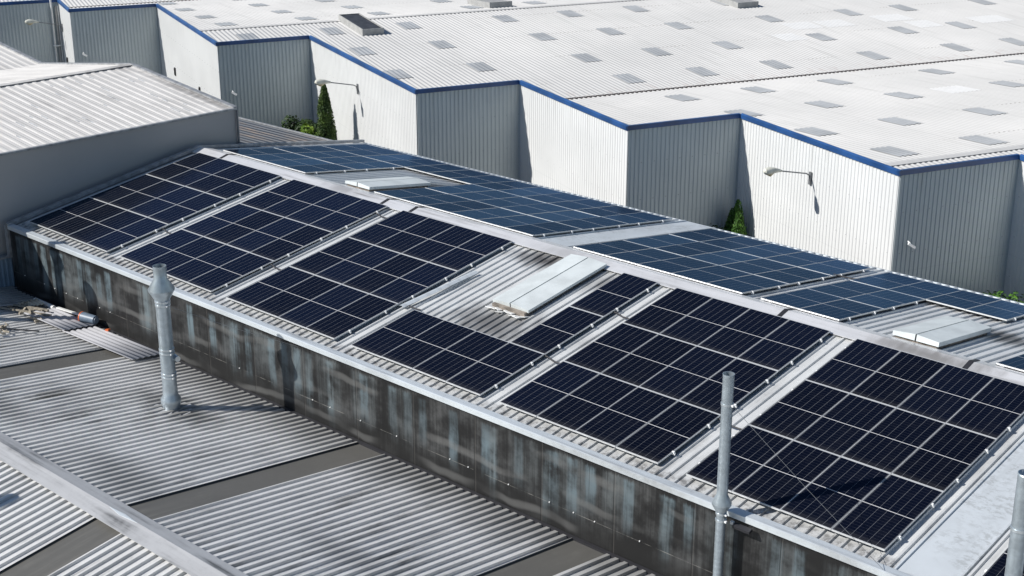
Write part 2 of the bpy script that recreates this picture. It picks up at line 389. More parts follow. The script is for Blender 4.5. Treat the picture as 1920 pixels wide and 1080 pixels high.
# walls
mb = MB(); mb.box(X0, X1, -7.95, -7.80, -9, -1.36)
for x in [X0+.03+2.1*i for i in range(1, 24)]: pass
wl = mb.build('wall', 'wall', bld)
mb = MB()
for i in range(160):
    x = X0+.35+i*.32+random.uniform(-.05, .05)
    z = -2.90 if i % 2 else -1.46
    if random.random() < .45: mb.box(x, x+.022, -7.972, -7.951, z-.012, z+.012)
mb.build('screw', 'clamp', wl)['kind'] = 'stuff'
mb = MB(); mb.box(X0, X1, 7.28, 7.42, -9, -1.40); mb.build('wall', 'trim', bld)
for xg in (X0-.02, X1-.1):
    mb = MB(); zz = -1.42
    mb.add([(xg, -7.8, -9), (xg, 7.3, -9), (xg, 7.3, zz), (xg, RY, -.24), (xg, -7.8, zz), (xg+.1, -7.8, -9), (xg+.1, 7.3, -9), (xg+.1, 7.3, zz), (xg+.1, RY, -.24), (xg+.1, -7.8, zz)],
        [(0, 1, 2, 3, 4), (9, 8, 7, 6, 5), (0, 4, 9, 5), (4, 3, 8, 9), (3, 2, 7, 8), (2, 1, 6, 7), (1, 0, 5, 6)])
    mb.build('gable_wall', 'trim', bld)
# eave flashing front (pale strip with a shadow lip) and back
mb = MB(); mb.prism([(0, 0), (.20, .012), (.20, .03), (0, .03), (-.03, .015), (-.03, -.10), (0, -.10)], (X0+.03, -8.00, -1.335), (X1, -8.00, -1.335), (0, 1, 0), (0, 0, 1))
mb.build('eave_flashing', 'eave', bld)
mb = MB(); mb.prism([(0, 0), (.05, 0), (.05, .10), (0, .10)], (X0, 7.50, -1.42), (X1, 7.50, -1.42), (0, 1, 0), (0, 0, 1)); mb.build('eave_flashing', 'eave', bld)
mb = MB(); mb.box(X0, X1, 7.425, 7.495, -1.52, -1.42); mb.build('gutter', 'trim', bld)
# verge trims at the left end
mb = MB()
mb.obox((X0-.03, (-8.0+RY)/2, (-1.31-.075)/2), (1, 0, 0), (0, 8.0+RY, 1.235), (0, -1.235, 7.7), .09, 3.91, .055)
mb.box(X0-.22, X0-.04, -8.02, -7.90, -2.45, -1.34)
mb.build('verge_trim', 'trim', bld)
mb = MB(); mb.obox((X0-.03, (7.55+RY)/2, (-1.27-.075)/2), (1, 0, 0), (0, 7.85, -1.195), (0, 1.195, 7.85), .07, 3.96, .05)
mb.build('verge_trim', 'trim', bld)
# ridge cap with dark cable straps
mb = MB()
mb.prism([(-.40, -.105), (0, 0), (.34, -.075), (.34, -.088), (0, -.014), (-.40, -.120)], (X0-.08, RY, -.075), (X1, RY, -.075), (0, 1, 0), (0, 0, 1))
rc = mb.build('ridge_cap', 'ridge', bld)
for x in (-4.15, 4.27, 5.58, 19.0, 23.95, 30.2):
    mb = MB()
    mb.prism([(-.41, -.100), (0, .010), (.345, -.068), (.345, -.074), (0, .003), (-.41, -.106)], (x, RY, -.072), (x+.12, RY, -.072), (0, 1, 0), (0, 0, 1))
    mb.build('strap', 'black', rc)

# ------------------------------------------------------------------ roof hatches
def hatch(label, x0, x1, v0, v1, fn, A, N, h, off, kerb):
    O = fn((x0+x1)/2, (v0+v1)/2, off); t = empty('roof_hatch', O); tag(t, label, 'roof hatch', 'long roof hatches beside the ridge')
    W = (x1-x0)/2; L = (v1-v0)/2; A = Vector(A); N = Vector(N); B = Vector((1, 0, 0)); c = .02
    for sx in (-1, 1):
        mb = MB(); zt = h
        a0, a1 = (-W, -c) if sx < 0 else (c, W)
        ha, hb = (zt-.05, zt) if sx < 0 else (zt, zt-.05)
        prof = [(a0, .10), (a1, .10), (a1, hb), (a0, ha)]
        mb.prism(prof, -A*L, A*L, B, N)
        lid = mb.build('lid', 'hatch', t)
    mb = MB(); mb.prism([(-W+.06, -.03), (W-.06, -.03), (W-.06, .11), (-W+.06, .11)], -A*(L-.05), A*(L+(.10 if kerb else -.06)), B, N); mb.build('kerb', 'hatch_kerb', t)
    mb = MB(); mb.prism([(-.018, .11), (.018, .11), (.018, h-.03), (-.018, h-.03)], -A*(L-.02), A*(L-.02), B, N); mb.build('seam', 'black', t)
    if kerb:
        mb = MB()
        for i in range(9):
            u = -W+.05+i*(2*W-.1)/8; p = A*(L+.12+random.uniform(0, .12))+B*u+N*.035
            mb.obox(p, B+A*random.uniform(-.5, .5), A+N*.4, N, .10, .07+random.uniform(0, .05), .012)
        mb.build('crumpled_flashing', 'clamp', t)
    return t
hatch('long pale roof hatch with rotten lower kerb on the front slope beside the ridge', 12.22, 13.50, .62, 3.85, front, AF, NF, .225, FO+.02, True)
hatch('pale roof hatch on the back slope, the left one with panels all round', 1.72, 2.92, .16, 2.95, back, AB, NBk, .24, BO+.02, False)
hatch('pale roof hatch on the back slope near the right edge, above open ribbed roofing', 21.80, 23.00, .10, 2.98, back, AB, NBk, .26, BO+.02, False)

# ------------------------------------------------------------------ solar panels
PW, PH, TH = 1.143, 2.286, .035
fm = MB()
e_ = .017; f_ = .0075
fm.box(0, PW, -PH, -PH+e_, -TH, 0); fm.box(0, PW, -e_, 0, -TH, 0); fm.box(0, f_, -PH+e_, -e_, -TH, 0); fm.box(PW-f_, PW, -PH+e_, -e_, -TH, 0)
cm = MB(); cm.box(f_, PW-f_, e_, PH-e_, -.012, -.003)
proto = empty('solar_panel')
fr_o = fm.build('frame', 'frame', proto); ce_o = cm.build('cells', 'cells', proto)
# cells carry their own space: x across, y down the slope
ce_o.matrix_local = Matrix.Rotation(0, 4, 'X') @ Matrix.Diagonal((1, -1, 1, 1))
used = [False]
def panel(x, v, side, label, group):
    if not used[0]: o = proto; used[0] = True
    else:
        o = proto.copy(); sc.collection.objects.link(o)
        for ch in (fr_o, ce_o):
            c = ch.copy(); sc.collection.objects.link(c); c.parent = o
    jx = random.uniform(-.003, .003)
    if side == 'F':
        p = front(x+jx, v, 0); m = Matrix(((1, 0, 0), (0, math.cos(aF), -math.sin(aF)), (0, math.sin(aF), math.cos(aF)))).to_4x4()
    else:
        p = back(x+jx, v, BACK_OFF); m = Matrix(((-1, 0, 0), (0, -math.cos(aB), math.sin(aB)), (0, math.sin(aB), math.cos(aB)))).to_4x4()
        p = p+Vector((PW, 0, 0))
    # tiny settling tilt of each panel
    jit = Matrix.Rotation(random.uniform(-.0025, .0025), 4, 'X') @ Matrix.Rotation(random.uniform(-.0025, .0025), 4, 'Y')
    o.matrix_world = Matrix.Translation(p) @ m @ jit
    tag(o, label, 'solar panel', group)
BACK_OFF = -.085
PX, PY = 1.154, 2.298
ORD = ['first', 'second', 'third', 'fourth', 'fifth', 'sixth', 'seventh', 'eighth', 'ninth', 'tenth', 'eleventh', 'twelfth', 'thirteenth']
ROW = {'F': ['top', 'middle', 'bottom'], 'B': ['ridge-side', 'middle', 'far eave']}
def array(x0, n, v0, side, name, skip=()):
    for r in range(3):
        for c in range(n):
            if (r, c) in skip: continue
            panel(x0+c*PX+.0055, v0+r*PY+.006, side, '%s slope solar panel, %s row, %s from left in %s' % ('front' if side == 'F' else 'back', ROW[side][r], ORD[c], name), 'solar panels on the factory roof')
vf = .7333; vb = .045
FA = [(-5.19, 'the first array', ()), (.146, 'the second array', ()), (5.476, 'the third array', ()),
      (10.74, 'broken array round the hatch', [(r, c) for r in (0, 1) for c in (0, 1, 2)]), (15.98, 'the fifth array', ()), (21.32, 'the sixth array', ()), (27.72, 'last array at right edge', ())]
for x, nm, sk in FA: array(x, 4, vf, 'F', nm, sk)
BAx = 10.19-13*PX
array(BAx, 13, vb, 'B', 'long left array', [(r, c) for r in (0, 1) for c in (4, 5, 6)])
array(11.74, 5, vb, 'B', 'middle array', ())
array(18.07, 4, vb, 'B', 'array by right hatch', [(r, c) for r in (0, 1) for c in (2, 3)])
array(24.45, 4, vb, 'B', 'right edge array', ())

# mounting rails: run across under each array, ends stick out with a pale cap
rail_no = 0
def rails(x0, x1, v0, side, name, rows=(0, 1, 2), ends=True):
    for r in rows:
        for k2, dv in enumerate((.48, 1.76)):
            v = v0+r*PY+dv
            fn, off, A, N = (front, 0, AF, NF) if side == 'F' else (back, BACK_OFF, AB, NBk)
            p = fn(x0-.05, v, off-TH-.022); q = fn(x1+.07, v, off-TH-.022)
            mb = MB(); mb.prism([(-.02, -.02), (.02, -.02), (.02, .02), (-.02, .02)], p, q, A, N)
            o = mb.build('mounting_rail', 'clamp')
            mb = MB(); c = fn(x1+.025, v, off-.012); mb.obox(c, BX, A, N, .030, .022, .010)
            mb.obox(fn(x1+.045, v, off-.034), BX, A, N, .022, .022, .012); mb.build('end_clamp', 'clamp', o)
            for xf in (x0+.5, (x0+x1)/2, x1-.4):
                mb = MB(); mb.obox(fn(xf, v, off-TH-.062), BX, A, N, .02, .03, .022); mb.build('foot', 'frame', o)
            tag(o, '%s slope rail under the %s row of %s, %s' % ('front' if side == 'F' else 'back', ROW[side][r], name, ('upper' if k2 == 0 else 'lower') if side == 'F' else ('nearer the ridge' if k2 == 0 else 'farther down')), 'mounting rail', 'rails that carry the solar panels')
for x, nm, sk in FA:
    if 'broken' in nm: rails(x, x+4*PX-.02, vf, 'F', nm, (2,)); rails(x+3*PX, x+4*PX-.02, vf, 'F', 'single column right of hatch', (0, 1))
    else: rails(x, x+4*PX-.02, vf, 'F', nm)
rails(BAx, BAx+4*PX-.02, vb, 'B', 'left array before hatch', (0, 1))
rails(BAx+7*PX, BAx+13*PX-.02, vb, 'B', 'left array past hatch', (0, 1)); rails(BAx, BAx+13*PX-.02, vb, 'B', 'long left array', (2,))
rails(11.74, 11.74+5*PX-.02, vb, 'B', 'middle array')
rails(18.07, 18.07+2*PX-.02, vb, 'B', 'array by right hatch', (0, 1)); rails(18.07, 18.07+4*PX-.02, vb, 'B', 'array by right hatch', (2,))
rails(24.45, 24.45+4*PX-.02, vb, 'B', 'right edge array')

# cables that cross the gaps between arrays
def cable(pts, r, label, mat='black'):
    mb = MB(); mb.tube(pts, r, 6); o = mb.build('cable', mat); tag(o, label, 'cable', 'black cables crossing between the arrays')
for (xa, v, nm) in ((-.57, 5.55, 'first and second arrays, low down'), (4.76, 5.45, 'second and third arrays, low down'), (10.09, 5.10, 'third array and the broken array'),
                    (15.36, 5.30, 'broken and fifth arrays, low down'), (15.36, 2.6, 'broken and fifth arrays, high up'), (20.59, 5.40, 'fifth and sixth arrays, low down'), (4.76, 1.25, 'second and third arrays, high up')):
    cable([front(xa-.1, v, -.05), front(xa+.12, v+.03, -.055), front(xa+.35, v+.10, -.06), front(xa+.62, v+.12, -.05), front(xa+.75, v+.12, -.04)], .022, 'black cable across the gap between the '+nm)
cable([back(17.4, 4.9, -.10), back(17.75, 4.95, -.11), back(18.2, 5.0, -.10)], .025, 'black cable on the back slope between the middle array and the next')
# bent metal strip left lying beside the third array
mb = MB()
A_, B_ = front(10.25, 5.35, -.04), front(10.55, 2.75, -.03)
d_ = (B_-A_).normalized(); sd_ = d_.cross(NF).normalized()
mb.prism([(-.10, 0), (.0, .03), (.10, 0), (.10, .008), (0, .038), (-.10, .008)], A_, B_, sd_, NF)
tag(mb.build('metal_strip', 'eave'), 'loose bluish bent metal strip lying on the ribs right of the third array', 'metal strip')

# ================================================================== LOWER BUILDING (bottom left)
low = empty('workshop_building'); tag(low, 'low workshop with grey ribbed roof and worn ridge in front of the stained wall', 'building')
TN = .126; TS = .150; LRY = -15.20; LX0, LX1 = -5.99, 44.0
zl = lambda y: -3.55+TN*(-7.95-y)
cN = math.cos(math.atan(TN)); sN = math.sin(math.atan(TN)); AN = Vector((0, cN, -sN)); NN = Vector((0, sN, cN))
cS = math.cos(math.atan(TS)); sS = math.sin(math.atan(TS)); AS = Vector((0, -cS, -sS)); NS = Vector((0, -sS, cS))
LP = .25; LPR = TRAP(LP, .102, .011, .062)
strips = ((1.45, 2.45), (11.50, 12.50), (18.70, 19.70), (29.0, 30.0), (39, 40))
zr = zl(LRY)
mb = MB(); a = LX0
for b, c in strips+((LX1, LX1),):
    corr(mb, (0, LRY, zr), AN, (-7.951-LRY)/cN, BX, a, b, NN, LP, LPR, .05); a = c
mb.build('roof', 'lower', low)['label'] = 'roof slope that falls to the stained wall'
mb = MB(); a = LX0
for b, c in strips+((LX1, LX1),):
    corr(mb, (0, LRY, zr), AS, 7.5/cS, BX, a, b, NS, LP, LPR, .05); a = c
mb.build('roof', 'lower', low)['label'] = 'roof slope that falls to the near side'
for b, c in strips:
    for A_, L_, N_ in ((AN, (-7.951-LRY)/cN, NN), (AS, 7.5/cS, NS)):
        mb = MB(); o = Vector((b-.015, LRY, zr))
        mb.prism([(0, .0), (1.03, 0), (1.03, .03), (1.0, .03), (1.0, .012), (.03, .012), (.03, .03), (0, .03)], o, o+A_*L_, BX, N_)
        mb.build('flat_rooflight', 'lowstrip', low)
mb = MB()
mb.prism([(-.40, .056), (-.09, .125), (0, .15), (.09, .125), (.38, .056), (.38, .050), (.09, .115), (0, .138), (-.09, .115), (-.40, .050)], (LX0, LRY-.02, zr), (LX1, LRY-.02, zr), (0, 1, 0), (0, 0, 1))
lr = mb.build('ridge_cap', 'lowerridge', low)
mb = MB()
mb.add([(11.55, LRY-.03, zr+.155), (12.0, LRY-.085, zr+.142), (12.6, LRY-.03, zr+.155), (12.1, LRY+.01, zr+.158), (11.55, LRY-.03, zr+.12), (12.0, LRY-.085, zr+.11), (12.6, LRY-.03, zr+.12), (12.1, LRY+.01, zr+.12)], [(0, 1, 2, 3), (4, 7, 6, 5), (0, 4, 5, 1), (1, 5, 6, 2), (2, 6, 7, 3), (3, 7, 4, 0)]); mb.build('fold_highlight', 'eave', lr)  # pale wedge added as the highlight on the ridge fold
mb = MB(); mb.box(LX0, LX1, -22.8, -22.6, -9, zr-1.2); mb.box(LX0, LX0+.15, -22.6, -8.0, -9, zr-1.15); mb.box(LX1-.15, LX1, -22.6, -8.0, -9, zr-1.15); mb.build('wall', 'trim', low)
mb = MB(); mb.box(X0+.1, LX1, -8.06, -7.965, -3.55, -3.47); mb.build('valley_flashing', 'black', low)

# ------------------------------------------------------------------ chimneys
def chimney(name, label, x, y, prof, mat, bands=(), shaded=None, stub=False, flange=True):
    t = empty(name, (x, y, prof[-1][1])); z0 = prof[-1][1]
    tag(t, label, 'chimney', 'round metal flues')
    loc = [(r, z-z0) for r, z in prof]
    mb = MB(); r0, zt = loc[0]
    mb.lathe([(r0-.012, zt-.35), (r0-.012, zt)]+loc, n=28); mb.build('flue_pipe', mat, t)
    mb = MB(); mb.lathe([(.001, zt-.34), (r0-.013, zt-.34)][::-1], n=28); mb.add([(math.cos(2*math.pi*j/28)*(r0-.012), math.sin(2*math.pi*j/28)*(r0-.012), zt-.33) for j in range(28)], [tuple(range(28))]); mb.build('flue_inside', 'dark_hole', t)
    for r, z in bands:
        mb = MB(); mb.lathe([(r-.012, z-z0+.028), (r+.012, z-z0+.022), (r+.012, z-z0-.022), (r-.012, z-z0-.028)], n=28); mb.build('clamp_band', 'duct_light', t)
        mb2 = MB(); mb2.obox((r+.02, -.02, z-z0), (1, 0, 0), (0, 1, 0), (0, 0, 1), .03, .02, .02); mb2.build('bolt', 'clamp', t)
    return t
c1 = chimney('chimney', 'stout metal chimney with double cone collar standing on the grey roof at left', 6.80, -10.43,
    [(.172, .78), (.170, .44), (.34, .16), (.335, .12), (.19, -.14), (.20, -.20), (.185, -.26), (.185, -1.50), (.19, -1.52), (.187, -2.2), (.195, -2.62), (.20, -2.80), (.265, -2.90), (.265, -3.02), (.22, -3.12), (.22, -3.26)], 'duct',
    [(.19, -.17), (.185, -.27), (.187, -1.50), (.187, -1.60), (.19, -2.18), (.19, -2.27)])
def wire(parent, a, b):
    a = Vector(a); b = Vector(b); m = (a+b)/2-Vector((0, 0, .04)); m2 = MB(); m2.tube([a, m, b], .0045, 5); m2.build('guy_wire', 'lamparm', parent)
wire(c1, (.19, 0, 3.0), (2.45, 2.44, 1.75))
mb = MB(); mb.tube([(-.28, .24, 1.50), (.27, .14, 1.50)], .075, 12); mb.build('side_stub', 'duct_light', c1)
mb = MB()
for i in range(11):
    a = i*.57+.2; rr = .34+.10*random.random()
    mb.obox((math.cos(a)*rr, math.sin(a)*rr, .035-TN*math.sin(a)*rr), (math.cos(a), math.sin(a), random.uniform(-.15, .1)), (-math.sin(a), math.cos(a), 0), (0, .1, 1), .17, .12, .012)
mb.build('base_flashing', 'lowerridge', c1)
c2 = chimney('chimney', 'slim spiral duct chimney with one cone collar rising past the eave', 22.74, -8.27,
    [(.118, 1.73), (.112, 1.68)]+[q for i in range(19) for q in ((.112, 1.62-i*.125), (.1145, 1.605-i*.125), (.112, 1.59-i*.125))]+[(.112, -.86), (.20, -1.03), (.198, -1.07), (.105, -1.24)]+[q for i in range(16) for q in ((.100, -1.33-i*.125), (.1025, -1.345-i*.125), (.100, -1.36-i*.125))]+[(.10, -3.52)], 'duct',
    [(.114, 1.10), (.102, -1.27), (.102, -1.42)])
wire(c2, (.11, 0, 4.62), (3.45, .25, 2.24))
chimney('chimney', 'slim spiral duct chimney cut by the right edge of the photo', 29.74, -11.00,
    [(.130, 3.05)]+[q for i in range(48) for q in ((.125, 3.0-i*.125), (.1275, 2.985-i*.125), (.125, 2.97-i*.125))]+[(.125, -3.18)], 'duct', [(.127, 2.15)])
# two flues and a short one just outside the frame; their shadows fall into the picture
chimney('chimney', 'tall chimney outside the left edge, known by its shadow over the eave', -6.05, -12.25, [(.17, 2.95), (.17, 2.5), (.33, 2.25), (.19, 2.0), (.18, 1.9), (.19, -2.9), (.22, -3.05)], 'duct')
chimney('chimney', 'domed chimney outside the left edge, known by its shadow on the wall', -4.25, -12.30, [(.12, 1.80), (.30, 1.66), (.33, 1.45), (.20, 1.25), (.19, -2.9), (.22, -3.05)], 'duct')
chimney('chimney', 'short flue outside the lower left edge, known by its shadow', 7.30, -18.9, [(.26, -.30), (.26, -.6), (.20, -.7), (.20, -3.3)], 'duct')

# wall light shape: small floodlight under the eave by the slim chimney
t = empty('floodlight', (23.15, -8.05, -1.53)); tag(t, 'small dark floodlight fixed under the eave beside the slim chimney', 'floodlight')
mb = MB(); mb.obox((0, -.06, 0), (1, 0, 0), (0, 1, .3), (0, -.3, 1), .20, .06, .03); mb.build('housing', 'black', t)
mb = MB(); mb.obox((-.26, -.03, .02), (1, 0, 0), (0, 1, 0), (0, 0, 1), .035, .03, .03); mb.build('junction_box', 'white', t)

# ------------------------------------------------------------------ loose things on the lower roof
def lo(x, y, h=0): return Vector((x, y, zl(y)+h))
def loose_sheet(name, label, c0, c1, wid, mat, h, tilt=0, pitch=.20, amp=.028, group=None):
    """thin corrugated sheet, corrugation runs from c0 to c1"""
    c0 = Vector(c0); c1 = Vector(c1); A = (c1-c0); L = A.length; A.normalize(); N = NN.copy(); B = N.cross(A).normalized(); N = A.cross(B)
    B = (B*math.cos(tilt)+N*math.sin(tilt)); N = A.cross(B)
    mb = MB(); pr = SINE(pitch, amp/2, 8)
    corr(mb, c0, A, L, B, 0, wid, N, pitch, pr, 0, True)
    nb = len(mb.v); vs = [Vector(v)-N*.007 for v in mb.v]; fs = [tuple(reversed(q)) for q in mb.f]; n2 = nb//2
    mb.add(vs, fs, True)
    mb.f += [(i, i+nb, i+1+nb, i+1) for i in range(n2-1)]+[(n2+i+1, n2+i+1+nb, n2+i+nb, n2+i) for i in range(n2-1)]; mb.sm += [False]*(2*(n2-1))
    mb.f += [(0, n2, n2+nb, nb), (n2-1, n2-1+nb, 2*n2-1+nb, 2*n2-1)]; mb.sm += [False]*2
    o = mb.build(name, mat, split=False); tag(o, label, 'sheet', group); return o
GS = 'loose sheets lying along the stained wall'
loose_sheet('loose_roofing_sheet', 'long loose grey corrugated sheet lying along the wall foot, nearer the chimney', lo(-.55, -9.32, .10), lo(3.0, -9.16, .12), 1.05, 'debris_sheet', 0, 0, group=GS)
loose_sheet('loose_roofing_sheet', 'loose grey corrugated sheet lying left of the long one, crossed by a shadow', lo(-2.62, -9.42, .16), lo(-.42, -9.32, .15), 1.10, 'debris_sheet', 0, 0, group=GS)
loose_sheet('loose_roofing_sheet', 'small tan ribbed sheet propped at the far left of the debris', lo(-3.85, -8.95, .12), lo(-3.15, -9.05, .14), .62, 'tan', 0, .12, .14, .03, group=GS)
mb = MB(); mb.tube([lo(-3.95, -8.28, .12), lo(-2.85, -8.25, .11)], .075, 12); tag(mb.build('white_pipe', 'white'), 'short white plastic pipe lying against the foot of the wall', 'pipe')
mb = MB(); mb.obox(lo(-1.85, -8.30, .26), (1, .03, .06), (0, 1, -.12), (0, 0, 1), .66, .055, .02); tag(mb.build('white_batten', 'white'), 'bright white batten lying on the sheets behind the bucket', 'batten')
t = empty('bucket', lo(-.98, -8.27, .30)); tag(t, 'grey blue bucket with orange mouth lying on its side by the wall', 'bucket')
mb = MB(); mb.tube([(-.02, -.06, 0), (.52, .06, .0)], [.165, .135], 20); mb.build('body', 'bucket', t)
mb = MB(); mb.tube([(-.05, -.066, 0), (-.015, -.058, 0)], [.172, .172], 20); mb.build('rim', 'orange', t)
mb = MB(); mb.tube([(.53, .06, 0), (.56, .067, 0)], [.10, .10], 16); mb.build('bottom', 'bucket', t)
mb = MB(); mb.obox(lo(.20, -8.22, .16), (1, .2, .2), (0, 1, 0), (0, 0, 1), .07, .04, .03); tag(mb.build('orange_scrap', 'orange'), 'small orange scrap beside the bucket at the wall foot', 'scrap')
for i, (a, b, r, m, lb) in enumerate((((-3.7, -9.65, .12), (-1.9, -8.95, .22), .035, 'wood', 'long weathered timber lath lying across the debris pile'),
                                 ((-3.6, -9.2, .16), (-2.3, -8.75, .24), .045, 'wood', 'thick weathered timber piece beside the long lath'),
                                 ((-3.9, -9.9, .10), (-3.1, -8.7, .16), .04, 'black', 'dark broken strip at the left end of the debris'),
                                 ((-1.75, -10.9, .14), (-.65, -10.0, .18), .025, 'black', 'thin dark rod lying loose on the grey roof'))):
    p, q = lo(*a), lo(*b); mb = MB(); d = (q-p); mb.obox((p+q)/2, d, NN.cross(d), NN, d.length/2, r, r*.6)
    o = mb.build('lath' if m == 'wood' else 'rod', m); tag(o, lb, 'timber' if m == 'wood' else 'rod')
mb = MB()
for i in range(46):
    x = random.uniform(-3.6, -1.6) if i < 34 else random.uniform(-1.9, -.9); y = random.uniform(-9.5, -8.8) if i < 34 else random.uniform(-11.1, -10.4)
    s = random.uniform(.03, .11); mb.obox(lo(x, y, random.uniform(.08, .24)), (random.uniform(-1, 1), random.uniform(-1, 1), .1), (0, .2, 1), (1, 0, .2), s, s*.3, s*.5)
tag(mb.build('rubble', 'wood'), 'scattered small broken bits on and beside the loose sheets', 'rubble', kind='stuff')

# ================================================================== LEFT BUILDING (smooth grey wall, pale roof)
lb = empty('grey_hall'); tag(lb, 'tall hall at left with smooth grey wall and pale ribbed roof', 'building')
LXe, LZe, LT = -6.32, .90, .113; LXr = -13.05; LZr = LZe+LT*(LXe-LXr); LY1 = 1.78; LY0 = -16.0
LXv = -20.2; T2 = .125; LZv = LZr-T2*(LXr-LXv)
PP = .36; PPR = TRAP(PP, .10, .06, .020)
BY = Vector((0, 1, 0)); nrm = lambda t: (Vector((-1, 0, t)).normalized(), Vector((t, 0, 1)).normalized())
mb = MB(); A_, N_ = nrm(LT); corr(mb, (LXe-.02, 0, LZe), A_, (LXe-LXr)/abs(A_.x), BY, LY0, LY1, N_, PP, PPR); mb.build('roof', 'left_roof', lb)['label'] = 'near roof slope'
mb = MB(); A_, N_ = nrm(-T2); corr(mb, (LXr, 0, LZr), A_, (LXr-LXv)/abs(A_.x), BY, LY0, LY1, N_, PP, PPR); mb.build('roof', 'left_roof', lb)['label'] = 'middle roof slope'
mb = MB(); A_, N_ = nrm(.135); corr(mb, (LXv, 0, LZv), A_, 9, BY, LY0, LY1, N_, PP, PPR); mb.build('roof', 'left_roof', lb)['label'] = 'far roof slope'
mb = MB(); mb.box(LXe-.12, LXe, LY0, LY1, -9, LZe-.05)
mb.add([(LXe-.12, LY1, -9), (LXe-.12, LY1, LZe-.06), (LXr, LY1, LZr-.06), (LXv, LY1, LZv-.06), (-29, LY1, LZv+1.1), (-29, LY1, -9)], [(0, 1, 2, 3, 4, 5)]); mb.build('wall', 'left_wall', lb)
mb = MB(); mb.prism([(-.08, 0), (.05, 0), (.05, .07), (-.08, .07)], (LXe+.01, LY0, LZe-.03), (LXe+.01, LY1+.04, LZe-.03), (1, 0, 0), (0, 0, 1)); mb.build('eave_trim', 'trim', lb)
for (xa, za, xb, zb) in ((LXe, LZe, LXr, LZr), (LXr, LZr, LXv, LZv), (LXv, LZv, -29, LZv+.135*8.8)):
    mb = MB(); d = Vector((xb-xa, 0, zb-za)); mb.obox(Vector(((xa+xb)/2, LY1, (za+zb)/2+.02)), d, (0, 1, 0), (0, 0, 1), d.length/2, .09, .06); mb.build('verge_trim', 'trim', lb)
mb = MB(); mb.prism([(-.16, -.02), (0, .02), (.16, -.02), (.16, -.035), (0, 0), (-.16, -.035)], (LXr, LY0, LZr+.06), (LXr, LY1+.05, LZr+.06), (1, 0, 0), (0, 0, 1)); mb.build('ridge_cap', 'left_roof', lb)
mb = MB(); mb.tube([(LXe+.06, LY1+.02, -9), (LXe+.06, LY1+.02, LZe-.05)], .045, 10); mb.build('downpipe', 'lamparm', lb)
# worn spots: small lifted flakes of darker sheet on the near slope
random.seed(3)
mb = MB(); A_, N_ = nrm(LT)
for i in range(26):
    xx = random.uniform(LXr+.7, LXe-.6); yy = (math.floor(random.uniform(LY0+9, LY1-1)/PP))*PP+PP-.12-.05-.015
    c = Vector((xx, yy, LZe+LT*(LXe-xx)+.012)); mb.obox(c, A_, (0, .05, .035), N_, random.uniform(.10, .32), .022, .006)
mb.build('worn_spot', 'trim', lb)['kind'] = 'stuff'

# annex at the far left, a blue grey cladded wall just below the grey hall
an = empty('annex'); tag(an, 'low annex with blue grey cladding at the left edge beside the stained wall', 'building')
mb = MB(); corr(mb, (-6.02, 0, -3.9), (0, 0, 1), 1.42, BY, -16, -7.86, (1, 0, 0), .16, TRAP(.16, .05, .02, .018)); mb.build('wall', 'annex', an)
mb = MB(); mb.box(-6.31, -6.04, -16, -7.88, -9, -2.52); mb.build('body', 'annex', an)
mb = MB(); mb.box(-6.14, -5.97, -16, -7.84, -2.50, -2.42); mb.build('coping', 'trim', an)
# dark lean-to roof behind the gable
ln = empty('lean_to'); tag(ln, 'low lean-to with dark rusty ribbed roof between the grey hall and the white factory', 'shed')
mb = MB(); corr(mb, (-20, 0, -2.05), (1, 0, 0), 16.5, Vector((0, 1, .03)).normalized(), 1.95, 8.0, (0, -.03, 1), .25, TRAP(.25, .08, .03, .03)); mb.build('roof', 'lean', ln)
mb = MB(); mb.box(-20, -3.55, 7.82, 7.95, -9, -1.88); mb.build('wall', 'trim', ln)
mb = MB(); mb.box(-20, -3.45, 7.96, 8.04, -1.84, -1.74); mb.build('edge_trim', 'trim', ln)

# ================================================================== FAR BUILDING (white, stepped, blue fascia)
TH_ = R(-22.2); far = empty('white_factory', (0, 0, 0), TH_)
tag(far, 'huge white factory with stepped walls, blue fascia and pale corrugated roof', 'building')
F = -.5
steps = [(-8.0, -1.16, -48.5), (-1.16, 4.03, -43.95), (4.03, 9.07, -28.93), (9.07, 14.16, -13.27), (14.16, 19.47, -3.20), (19.47, 24.96, 6.83), (24.96, 30.4, 17.2), (30.4, 36.0, 27.6), (36.0, 95.0, 38.0)]
WP = .20; WPR = TRAP(WP, .07, .02, .022)
for i, (t0, t1, s) in enumerate(steps):
    mb = MB(); corr(mb, (s, 0, -9), (0, 0, 1), F-.06+9, BY, t0, t1, (1, 0, 0), WP, WPR); o = mb.build('wall', 'far_shaded', far)
    mb = MB(); mb.prism([(-.06, .03), (.07, .03), (.07, .22), (-.06, .22)], (s, t0-.07, F-.22), (s, t1-.06, F-.22), (1, 0, 0), (0, 0, 1)); mb.build('fascia', 'blue', far)
    if i+1 < len(steps):
        s2 = steps[i+1][2]; y = t1
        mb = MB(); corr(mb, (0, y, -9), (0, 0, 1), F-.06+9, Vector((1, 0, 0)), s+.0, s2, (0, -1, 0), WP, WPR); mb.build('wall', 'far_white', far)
        mb = MB(); mb.prism([(-.07, .035), (.06, .035), (.06, .235), (.0, .25), (-.07, .20)], (s+.07, y, F-.235), (s2+.075, y, F-.235), (0, 1, 0), (0, 0, 1)); mb.build('fascia', 'blue', far)
sr, sv, FT = -33.15, -13.6, .0588
zr_, zv_ = F-.06, F-.06-(sv-sr)*FT
segs = [(-92, -72.3, +1), (-72.3, -52.7, -1), (-52.7, sr, +1), (sr, sv, -1), (sv, sv+19.55, +1), (sv+19.55, sv+39.1, -1), (sv+39.1, sv+60, 1)]
CP = .25; CS = SINE(CP, .016, 8)
